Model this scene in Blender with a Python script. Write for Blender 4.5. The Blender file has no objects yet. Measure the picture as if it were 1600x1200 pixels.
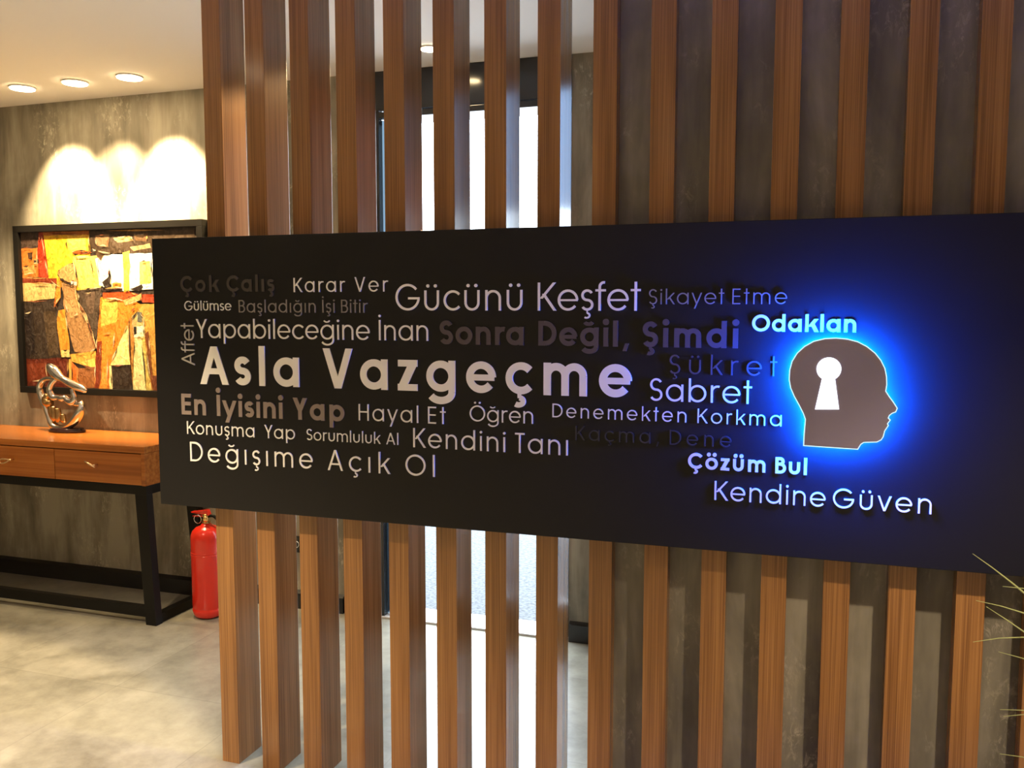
import bpy, bmesh, math, random
from mathutils import Vector, Matrix

scene = bpy.context.scene
COL = scene.collection
random.seed(7)

# ------------------------------------------------------------------ camera
CAM_F, YAW, PITCH, ROLL = 1350.8, 0.3153, 0.0854, 0.0007
cam_data = bpy.data.cameras.new('camera')
cam = bpy.data.objects.new('camera', cam_data)
COL.objects.link(cam)
fwd = Vector((-math.sin(YAW) * math.cos(PITCH), math.cos(YAW) * math.cos(PITCH), -math.sin(PITCH)))
rgt = fwd.cross(Vector((0, 0, 1))).normalized()
upv = rgt.cross(fwd)
r2 = rgt * math.cos(ROLL) + upv * math.sin(ROLL)
u2 = upv * math.cos(ROLL) - rgt * math.sin(ROLL)
cam.matrix_world = Matrix(((r2.x, u2.x, -fwd.x, 1.7144), (r2.y, u2.y, -fwd.y, -2.2527),
                           (r2.z, u2.z, -fwd.z, 1.4487), (0, 0, 0, 1)))
cam_data.sensor_fit = 'HORIZONTAL'
cam_data.sensor_width = 36.0
cam_data.lens = 36.0 * CAM_F / 1600.0
cam_data.clip_start = 0.02
scene.camera = cam

# ------------------------------------------------------------------ daylight outside, exposure
world = bpy.data.worlds.new('daylight')
scene.world = world
world.use_nodes = True
bg = world.node_tree.nodes['Background']
bg.inputs['Color'].default_value = (0.80, 0.90, 1.0, 1)
bg.inputs['Strength'].default_value = 12.0
scene.view_settings.view_transform = 'Standard'
scene.view_settings.look = 'None'
scene.view_settings.gamma = 1.0
scene.view_settings.use_curve_mapping = False
scene.view_settings.exposure = 0.22

WARM = (1.0, 0.74, 0.40)        # warm downlights along the gallery wall
SOFT = (1.0, 0.79, 0.53)        # room downlights on the near side of the screen
GALLERY_W, GALLERY_LENS = 200.0, 50.0
ROOM_LENS = 14.0
LED_BLUE = (0.0, 0.070, 1.0)
LED_STRENGTH = 1250.0

# ------------------------------------------------------------------ measures
CEIL = 2.51
BACK = 1.343          # gallery wall
PITCHX, SLAT_W, SLAT_D = 0.15, 0.0626, 0.1216
NICHE = 0.045         # concrete wall behind the right slats
SIGN = (-0.1675, 2.90, 0.840, 1.666)   # x0, x1, z0, z1
SIGN_Y0, SIGN_Y1 = -0.048, -0.001


# ------------------------------------------------------------------ helpers
def lin(r, g, b):
    f = lambda v: ((v / 255 + .055) / 1.055) ** 2.4 if v > 10 else v / 255 / 12.92
    return (f(r), f(g), f(b))


def new_mat(name):
    m = bpy.data.materials.new(name)
    m.use_nodes = True
    return m, m.node_tree.nodes, m.node_tree.links, m.node_tree.nodes['Principled BSDF']


def simple(name, col, rough=0.5, metal=0.0, spec=0.5, emit=None, strength=0.0, bump=0.0, bscale=80.0):
    m, n, l, p = new_mat(name)
    p.inputs['Base Color'].default_value = (*col, 1)
    p.inputs['Roughness'].default_value = rough
    p.inputs['Metallic'].default_value = metal
    p.inputs['Specular IOR Level'].default_value = spec
    if emit:
        p.inputs['Emission Color'].default_value = (*emit, 1)
        p.inputs['Emission Strength'].default_value = strength
    if bump:
        tc = n.new('ShaderNodeTexCoord')
        no = n.new('ShaderNodeTexNoise')
        no.inputs['Scale'].default_value = bscale
        b = n.new('ShaderNodeBump')
        b.inputs['Strength'].default_value = bump
        b.inputs['Distance'].default_value = 0.004
        l.new(tc.outputs['Object'], no.inputs['Vector'])
        l.new(no.outputs['Fac'], b.inputs['Height'])
        l.new(b.outputs['Normal'], p.inputs['Normal'])
    return m


def ramp(n, stops):
    r = n.new('ShaderNodeValToRGB')
    e = r.color_ramp.elements
    while len(e) < len(stops):
        e.new(0.5)
    for k, (pos, c) in enumerate(stops):
        e[k].position = pos
        e[k].color = (*c, 1)
    return r


def wood(name, dark, mid, light, axis='Z', rough=0.3, fine=430.0):
    """fine straight grain along one axis, shifted from object to object"""
    m, n, l, p = new_mat(name)
    tc = n.new('ShaderNodeTexCoord')
    oi = n.new('ShaderNodeObjectInfo')
    add = n.new('ShaderNodeVectorMath'); add.operation = 'ADD'
    mul = n.new('ShaderNodeVectorMath'); mul.operation = 'SCALE'
    comb = n.new('ShaderNodeCombineXYZ')
    for k in range(3):
        l.new(oi.outputs['Random'], comb.inputs[k])
    l.new(comb.outputs[0], mul.inputs[0]); mul.inputs['Scale'].default_value = 7.3
    l.new(tc.outputs['Object'], add.inputs[0]); l.new(mul.outputs[0], add.inputs[1])
    def noise(sc, stretch, det, dist=0.0):
        mp = n.new('ShaderNodeMapping')
        s = [1, 1, 1]; s['XYZ'.index(axis)] = stretch
        mp.inputs['Scale'].default_value = s
        l.new(add.outputs[0], mp.inputs['Vector'])
        t = n.new('ShaderNodeTexNoise')
        t.inputs['Scale'].default_value = sc; t.inputs['Detail'].default_value = det
        t.inputs['Distortion'].default_value = dist
        l.new(mp.outputs[0], t.inputs['Vector'])
        return t
    a = noise(fine, 0.006, 2.0)
    b = noise(28.0, 0.035, 2.0, 0.4)
    mx = n.new('ShaderNodeMix'); mx.data_type = 'FLOAT'; mx.inputs[0].default_value = 0.38
    l.new(a.outputs['Fac'], mx.inputs[2]); l.new(b.outputs['Fac'], mx.inputs[3])
    r = ramp(n, [(0.36, dark), (0.50, mid), (0.66, light)])
    l.new(mx.outputs[0], r.inputs['Fac'])
    l.new(r.outputs['Color'], p.inputs['Base Color'])
    p.inputs['Roughness'].default_value = rough
    bp = n.new('ShaderNodeBump'); bp.inputs['Strength'].default_value = 0.06; bp.inputs['Distance'].default_value = 0.001
    l.new(a.outputs['Fac'], bp.inputs['Height']); l.new(bp.outputs['Normal'], p.inputs['Normal'])
    return m


def concrete(name, dark, mid, light, rough=0.55, scuff=0.6):
    """trowelled grey-brown plaster: soft clouds, vertical streaks and pale scuffs"""
    m, n, l, p = new_mat(name)
    tc = n.new('ShaderNodeTexCoord')
    def noise(sc, stretch, det, dist=0.0, rg=0.6):
        mp = n.new('ShaderNodeMapping'); mp.inputs['Scale'].default_value = stretch
        l.new(tc.outputs['Object'], mp.inputs['Vector'])
        t = n.new('ShaderNodeTexNoise'); t.inputs['Scale'].default_value = sc
        t.inputs['Detail'].default_value = det; t.inputs['Distortion'].default_value = dist
        t.inputs['Roughness'].default_value = rg
        l.new(mp.outputs[0], t.inputs['Vector'])
        return t
    cloud = noise(2.6, (1, 1, 0.6), 5.0, 0.5)
    streak = noise(11.0, (1, 1, 0.14), 4.0, 0.3)
    mx = n.new('ShaderNodeMix'); mx.data_type = 'FLOAT'; mx.inputs[0].default_value = 0.5
    l.new(cloud.outputs['Fac'], mx.inputs[2]); l.new(streak.outputs['Fac'], mx.inputs[3])
    r = ramp(n, [(0.40, dark), (0.5, mid), (0.60, light)])
    l.new(mx.outputs[0], r.inputs['Fac'])
    sc1 = noise(55.0, (1, 1, 0.5), 6.0, 0.8, 0.75)
    sc2 = noise(5.0, (1, 1, 0.7), 3.0)
    m1 = n.new('ShaderNodeMapRange'); m1.inputs['From Min'].default_value = 0.51; m1.inputs['From Max'].default_value = 0.66
    m2 = n.new('ShaderNodeMapRange'); m2.inputs['From Min'].default_value = 0.50; m2.inputs['From Max'].default_value = 0.64
    l.new(sc1.outputs['Fac'], m1.inputs['Value']); l.new(sc2.outputs['Fac'], m2.inputs['Value'])
    mm = n.new('ShaderNodeMath'); mm.operation = 'MULTIPLY'
    l.new(m1.outputs[0], mm.inputs[0]); l.new(m2.outputs[0], mm.inputs[1])
    m3 = n.new('ShaderNodeMath'); m3.operation = 'MULTIPLY'; m3.inputs[1].default_value = scuff
    l.new(mm.outputs[0], m3.inputs[0])
    mc = n.new('ShaderNodeMix'); mc.data_type = 'RGBA'
    l.new(m3.outputs[0], mc.inputs[0]); l.new(r.outputs['Color'], mc.inputs[6])
    mc.inputs[7].default_value = (*[min(1, c * 2.0) for c in light], 1)
    l.new(mc.outputs[2], p.inputs['Base Color'])
    p.inputs['Roughness'].default_value = rough
    bp = n.new('ShaderNodeBump'); bp.inputs['Strength'].default_value = 0.12; bp.inputs['Distance'].default_value = 0.004
    l.new(sc1.outputs['Fac'], bp.inputs['Height']); l.new(bp.outputs['Normal'], p.inputs['Normal'])
    return m


def tiles(name):
    """large grey stone-look floor tiles, 62 cm, thin joints"""
    m, n, l, p = new_mat(name)
    tc = n.new('ShaderNodeTexCoord')
    mp = n.new('ShaderNodeMapping'); mp.inputs['Location'].default_value = (0.115, 0.28, 0)
    l.new(tc.outputs['Object'], mp.inputs['Vector'])
    br = n.new('ShaderNodeTexBrick')
    br.offset = 0.0; br.squash = 1.0
    br.inputs['Scale'].default_value = 1.0
    br.inputs['Brick Width'].default_value = 0.622; br.inputs['Row Height'].default_value = 0.622
    br.inputs['Mortar Size'].default_value = 0.0025; br.inputs['Mortar Smooth'].default_value = 0.2
    br.inputs['Color1'].default_value = (0.92, 0.92, 0.92, 1); br.inputs['Color2'].default_value = (1.06, 1.06, 1.06, 1)
    br.inputs['Mortar'].default_value = (0.8, 0.8, 0.8, 1)
    l.new(mp.outputs[0], br.inputs['Vector'])
    a = n.new('ShaderNodeTexNoise'); a.inputs['Scale'].default_value = 3.2; a.inputs['Detail'].default_value = 6
    a.inputs['Distortion'].default_value = 0.8
    b = n.new('ShaderNodeTexNoise'); b.inputs['Scale'].default_value = 14; b.inputs['Detail'].default_value = 8
    b.inputs['Roughness'].default_value = 0.7
    l.new(tc.outputs['Object'], a.inputs['Vector']); l.new(tc.outputs['Object'], b.inputs['Vector'])
    mx = n.new('ShaderNodeMix'); mx.data_type = 'FLOAT'; mx.inputs[0].default_value = 0.4
    l.new(a.outputs['Fac'], mx.inputs[2]); l.new(b.outputs['Fac'], mx.inputs[3])
    r = ramp(n, [(0.36, (0.17, 0.160, 0.125)), (0.5, (0.27, 0.257, 0.205)), (0.64, (0.36, 0.343, 0.28))])
    l.new(mx.outputs[0], r.inputs['Fac'])
    mc = n.new('ShaderNodeMix'); mc.data_type = 'RGBA'; mc.blend_type = 'MULTIPLY'; mc.inputs[0].default_value = 1.0
    l.new(r.outputs['Color'], mc.inputs[6]); l.new(br.outputs['Color'], mc.inputs[7])
    l.new(mc.outputs[2], p.inputs['Base Color'])
    p.inputs['Roughness'].default_value = 0.28
    bp = n.new('ShaderNodeBump'); bp.inputs['Strength'].default_value = 0.08; bp.inputs['Distance'].default_value = 0.002
    l.new(b.outputs['Fac'], bp.inputs['Height']); l.new(bp.outputs['Normal'], p.inputs['Normal'])
    return m


def speckle(name, c1, c2, scale, rough=0.8, bump=0.4):
    m, n, l, p = new_mat(name)
    tc = n.new('ShaderNodeTexCoord')
    t = n.new('ShaderNodeTexNoise'); t.inputs['Scale'].default_value = scale; t.inputs['Detail'].default_value = 4
    l.new(tc.outputs['Object'], t.inputs['Vector'])
    r = ramp(n, [(0.38, c1), (0.62, c2)])
    l.new(t.outputs['Fac'], r.inputs['Fac']); l.new(r.outputs['Color'], p.inputs['Base Color'])
    p.inputs['Roughness'].default_value = rough
    bp = n.new('ShaderNodeBump'); bp.inputs['Strength'].default_value = bump; bp.inputs['Distance'].default_value = 0.01
    l.new(t.outputs['Fac'], bp.inputs['Height']); l.new(bp.outputs['Normal'], p.inputs['Normal'])
    return m


def emitter(name, col, strength):
    m = bpy.data.materials.new(name); m.use_nodes = True
    n, l = m.node_tree.nodes, m.node_tree.links
    n.remove(n['Principled BSDF'])
    e = n.new('ShaderNodeEmission'); e.inputs['Color'].default_value = (*col, 1); e.inputs['Strength'].default_value = strength
    l.new(e.outputs[0], n['Material Output'].inputs['Surface'])
    return m


def tinted_glass(name, tint):
    m = bpy.data.materials.new(name); m.use_nodes = True
    n, l = m.node_tree.nodes, m.node_tree.links
    n.remove(n['Principled BSDF'])
    t = n.new('ShaderNodeBsdfTransparent'); t.inputs['Color'].default_value = (*tint, 1)
    g = n.new('ShaderNodeBsdfGlossy'); g.inputs['Roughness'].default_value = 0.02
    f = n.new('ShaderNodeFresnel'); f.inputs['IOR'].default_value = 1.5
    mx = n.new('ShaderNodeMixShader')
    l.new(f.outputs[0], mx.inputs[0]); l.new(t.outputs[0], mx.inputs[1]); l.new(g.outputs[0], mx.inputs[2])
    l.new(mx.outputs[0], n['Material Output'].inputs['Surface'])
    return m


def root_of(o):
    while o.parent:
        o = o.parent
    return o


def obj(name, bm, mat, parent=None, smooth=False, origin=None):
    """one mesh object; vertices are given in world space, moved to the parent's (or own) origin"""
    base = root_of(parent).location if parent else Vector(origin or (0, 0, 0))
    bmesh.ops.translate(bm, verts=bm.verts, vec=-Vector(base))
    bmesh.ops.recalc_face_normals(bm, faces=bm.faces) if not bm.loops.layers.uv.get('keep') else None
    me = bpy.data.meshes.new(name)
    bm.to_mesh(me); bm.free()
    for mt in (mat if isinstance(mat, (list, tuple)) else [mat]):
        me.materials.append(mt)
    if smooth:
        for f in me.polygons:
            f.use_smooth = True
    o = bpy.data.objects.new(name, me)
    COL.objects.link(o)
    if parent:
        o.parent = parent
    else:
        o.location = base
    return o


def thing(name, label, cat, loc=(0, 0, 0), group=None):
    o = bpy.data.objects.new(name, None)
    o.empty_display_size = 0.1
    COL.objects.link(o)
    o.location = loc
    o['label'] = label; o['category'] = cat
    if group:
        o['group'] = group
    return o


def tag(o, label, cat, group=None):
    o['label'] = label; o['category'] = cat
    if group:
        o['group'] = group
    return o


def struct(name, bm, mat):
    o = obj(name, bm, mat)
    o['kind'] = 'structure'
    return o


def box(bm, x0, x1, y0, y1, z0, z1, bevel=0.0):
    vs = [bm.verts.new(c) for c in ((x0, y0, z0), (x1, y0, z0), (x1, y1, z0), (x0, y1, z0),
                                    (x0, y0, z1), (x1, y0, z1), (x1, y1, z1), (x0, y1, z1))]
    fs = [bm.faces.new([vs[i] for i in q]) for q in
          ((0, 3, 2, 1), (4, 5, 6, 7), (0, 1, 5, 4), (1, 2, 6, 5), (2, 3, 7, 6), (3, 0, 4, 7))]
    if bevel:
        es = list({e for f in fs for e in f.edges})
        bmesh.ops.bevel(bm, geom=es, offset=bevel, segments=2, affect='EDGES', profile=0.7)
    return bm


def B(*a, **k):
    return box(bmesh.new(), *a, **k)


def hexa(bm, bot, top):
    """solid between two quads"""
    a = [bm.verts.new(c) for c in bot]; b = [bm.verts.new(c) for c in top]
    bm.faces.new(a[::-1]); bm.faces.new(b)
    for k in range(4):
        bm.faces.new((a[k], a[(k + 1) % 4], b[(k + 1) % 4], b[k]))
    return bm


def lathe(bm, cx, cy, prof, seg=40, sx=1.0, sy=1.0):
    rings = []
    for r, z in prof:
        if r < 1e-5:
            rings.append([bm.verts.new((cx, cy, z))])
        else:
            rings.append([bm.verts.new((cx + sx * r * math.cos(2 * math.pi * k / seg),
                                        cy + sy * r * math.sin(2 * math.pi * k / seg), z)) for k in range(seg)])
    for a, b in zip(rings, rings[1:]):
        for k in range(seg):
            j = (k + 1) % seg
            q = [a[k % len(a)], a[j % len(a)], b[j % len(b)], b[k % len(b)]]
            q = [v for i, v in enumerate(q) if v not in q[:i]]
            if len(q) > 2:
                bm.faces.new(q)
    for rg, flip in ((rings[0], True), (rings[-1], False)):
        if len(rg) > 2:
            bm.faces.new(rg[::-1] if flip else rg)
    return bm


def spline(pts, per=6):
    """Catmull-Rom through points of any dimension"""
    out = []
    n = len(pts)
    for i in range(n - 1):
        p0, p1, p2, p3 = pts[max(i - 1, 0)], pts[i], pts[i + 1], pts[min(i + 2, n - 1)]
        for s in range(per):
            t = s / per
            out.append(tuple(0.5 * (2 * b + (c - a) * t + (2 * a - 5 * b + 4 * c - d) * t * t + (3 * b - a - 3 * c + d) * t ** 3)
                             for a, b, c, d in zip(p0, p1, p2, p3)))
    out.append(tuple(pts[-1]))
    return out


def tube(bm, pts, radii, seg=12, flat=1.0):
    """swept tube with its own radius at every point; flat squashes it along y"""
    P = [Vector(p) for p in pts]
    rings = []
    ref = Vector((0, 1, 0))
    for i, p in enumerate(P):
        t = (P[min(i + 1, len(P) - 1)] - P[max(i - 1, 0)]).normalized()
        if abs(t.dot(ref)) > 0.95:
            s = t.cross(Vector((1, 0, 0))).normalized()
        else:
            s = t.cross(ref).normalized()
        u = s.cross(t).normalized()
        r = radii[i] if isinstance(radii, (list, tuple)) else radii
        rings.append([bm.verts.new(p + s * (r * math.cos(2 * math.pi * k / seg)) + u * (flat * r * math.sin(2 * math.pi * k / seg)))
                      for k in range(seg)])
    for a, b in zip(rings, rings[1:]):
        for k in range(seg):
            bm.faces.new((a[k], a[(k + 1) % seg], b[(k + 1) % seg], b[k]))
    bm.faces.new(rings[0][::-1]); bm.faces.new(rings[-1])
    return bm


def prism_xz(bm, poly, yf, yb):
    """extrude an x-z outline from its front plane yf back to yb"""
    a = [bm.verts.new((x, yf, z)) for x, z in poly]
    b = [bm.verts.new((x, yb, z)) for x, z in poly]
    n = len(poly)
    bm.faces.new(a); bm.faces.new(b[::-1])
    for k in range(n):
        bm.faces.new((a[k], b[k], b[(k + 1) % n], a[(k + 1) % n]))
    return bm


def offset_poly(poly, d):
    """move every corner of an outline outward by d (mitred)"""
    area = sum(p[0] * q[1] - q[0] * p[1] for p, q in zip(poly, poly[1:] + poly[:1]))
    sgn = 1 if area > 0 else -1
    out = []
    n = len(poly)
    for k in range(n):
        p0, p1, p2 = Vector(poly[k - 1]), Vector(poly[k]), Vector(poly[(k + 1) % n])
        e1, e2 = (p1 - p0).normalized(), (p2 - p1).normalized()
        n1, n2 = Vector((e1.y, -e1.x)) * sgn, Vector((e2.y, -e2.x)) * sgn
        m = (n1 + n2)
        m = m.normalized() if m.length > 1e-6 else n1
        c = max(0.5, m.dot(n1))
        q = p1 + m * (d / c)
        out.append((q.x, q.y))
    return out

# ------------------------------------------------------------------ measured outlines (metres, in the plane of the thing)
PHRASES = [
    ('Çok', -0.065, 1.5024, 0.0731, 0.0483, 0.18, 'dark'),
    ('Çalış', 0.1002, 1.5024, 0.2649, 0.0483, 0.18, 'dark'),
    ('Karar', 0.3293, 1.4999, 0.4961, 0.0411, 0.09, 'cream'),
    ('Ver', 0.5272, 1.4999, 0.6311, 0.0411, 0.09, 'cream'),
    ('Gülümse', -0.0531, 1.4464, 0.1141, 0.0291, 0.09, 'cream'),
    ('Başladığın', 0.1408, 1.4407, 0.4004, 0.037, 0.09, 'grey'),
    ('İşi', 0.4227, 1.4407, 0.4617, 0.037, 0.09, 'grey'),
    ('Bitir', 0.4833, 1.4407, 0.5666, 0.037, 0.09, 'grey'),
    ('Yapabileceğine', -0.0127, 1.3634, 0.5725, 0.0572, 0.086, 'cream'),
    ('İnan', 0.6016, 1.3634, 0.7518, 0.0572, 0.086, 'cream'),
    ('Asla', -0.0032, 1.2232, 0.3415, 0.1152, 0.176, 'cream'),
    ('Vazgeçme', 0.421, 1.2232, 1.3205, 0.1152, 0.176, 'cream'),
    ('En', -0.0749, 1.1274, 0.0143, 0.0643, 0.19, 'taupe'),
    ('İyisini', 0.0536, 1.1274, 0.2835, 0.0643, 0.19, 'taupe'),
    ('Yap', 0.3185, 1.1274, 0.4881, 0.0643, 0.19, 'taupe'),
    ('Hayal', 0.5342, 1.1333, 0.7198, 0.0472, 0.086, 'cream'),
    ('Et', 0.7499, 1.1333, 0.8025, 0.0472, 0.086, 'cream'),
    ('Öğren', 0.8739, 1.1448, 1.0549, 0.0441, 0.086, 'cream'),
    ('Denemekten', 1.109, 1.165, 1.4599, 0.0362, 0.09, 'cream'),
    ('Korkma', 1.4879, 1.165, 1.6904, 0.0362, 0.09, 'cream'),
    ('Konuşma', -0.0572, 1.0674, 0.184, 0.0398, 0.09, 'cream'),
    ('Yap', 0.2196, 1.0674, 0.3231, 0.0398, 0.09, 'cream'),
    ('Sorumluluk', 0.3626, 1.0682, 0.6015, 0.0332, 0.09, 'cream'),
    ('Al', 0.6204, 1.0682, 0.6576, 0.0332, 0.09, 'cream'),
    ('Kendini', 0.7042, 1.0641, 0.9763, 0.0544, 0.09, 'cream'),
    ('Tanı', 1.0046, 1.0641, 1.1517, 0.0544, 0.09, 'cream'),
    ('Değışıme', -0.0483, 0.9832, 0.3815, 0.0602, 0.09, 'cream'),
    ('Açık', 0.431, 0.9832, 0.6306, 0.0602, 0.09, 'cream'),
    ('Ol', 0.6795, 0.9832, 0.7687, 0.0602, 0.09, 'cream'),
    ('Gücünü', 0.6541, 1.447, 1.0248, 0.0737, 0.086, 'cream'),
    ('Keşfet', 1.0673, 1.447, 1.34, 0.0737, 0.086, 'cream'),
    ('Sonra', 0.7862, 1.3546, 1.0285, 0.0654, 0.19, 'umber'),
    ('Değil,', 1.0694, 1.3546, 1.3114, 0.0654, 0.19, 'umber'),
    ('Şimdi', 1.3458, 1.3546, 1.5824, 0.0654, 0.19, 'umber'),
    ('Şikayet', 1.3608, 1.4634, 1.5467, 0.0381, 0.077, 'grey'),
    ('Etme', 1.5667, 1.4634, 1.6955, 0.0381, 0.077, 'grey'),
    ('Odaklan', 1.615, 1.3967, 1.853, 0.0412, 0.18, 'white'),
    ('Şükret', 1.4152, 1.2876, 1.6765, 0.0487, 0.081, 'umber'),
    ('Sabret', 1.3668, 1.2176, 1.6188, 0.058, 0.09, 'cream'),
    ('Kaçma,', 1.1718, 1.1067, 1.3913, 0.0375, 0.09, 'black'),
    ('Dene', 1.419, 1.1067, 1.5721, 0.0375, 0.09, 'black'),
    ('Çözüm', 1.4663, 1.0479, 1.6552, 0.0406, 0.18, 'white'),
    ('Bul', 1.6784, 1.0479, 1.7524, 0.0406, 0.18, 'white'),
    ('Kendine', 1.5335, 0.9715, 1.7975, 0.0481, 0.09, 'cream'),
    ('Güven', 1.814, 0.9715, 2.0314, 0.0481, 0.09, 'cream'),
    ('Affet', -0.022, 1.2796, 1.4082, 0.0469, 0.09, 'silver')]
HEAD = [(1.7437, 1.1273), (1.7443, 1.1557), (1.7461, 1.1898), (1.7407, 1.2042), (1.731, 1.2233), (1.7189, 1.2448), (1.7106, 1.2639), (1.7068, 1.2833), (1.7072, 1.3051), (1.7121, 1.3269), (1.723, 1.3464), (1.7386, 1.362), (1.7586, 1.3743), (1.7831, 1.3808), (1.8077, 1.3824), (1.8321, 1.3804), (1.8543, 1.3745), (1.8743, 1.3639), (1.8922, 1.3492), (1.9049, 1.333), (1.9142, 1.3144), (1.9183, 1.2957), (1.9194, 1.277), (1.9177, 1.2619), (1.9259, 1.2489), (1.935, 1.2365), (1.9436, 1.2232), (1.9409, 1.2155), (1.9337, 1.2124), (1.9274, 1.2065), (1.9251, 1.1994), (1.9295, 1.1953), (1.9238, 1.1865), (1.9261, 1.1828), (1.9187, 1.1697), (1.9162, 1.1563), (1.9121, 1.149), (1.9035, 1.1438), (1.8751, 1.1415), (1.8686, 1.1364), (1.8624, 1.1246)]
KEY_CIRCLE = [(1.7937, 1.3109), (1.82, 1.3115), (1.7929, 1.339)]
KEY_BASE = [(1.7659, 1.2145), (1.819, 1.2164), (1.8063, 1.293), (1.7821, 1.2925)]
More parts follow.
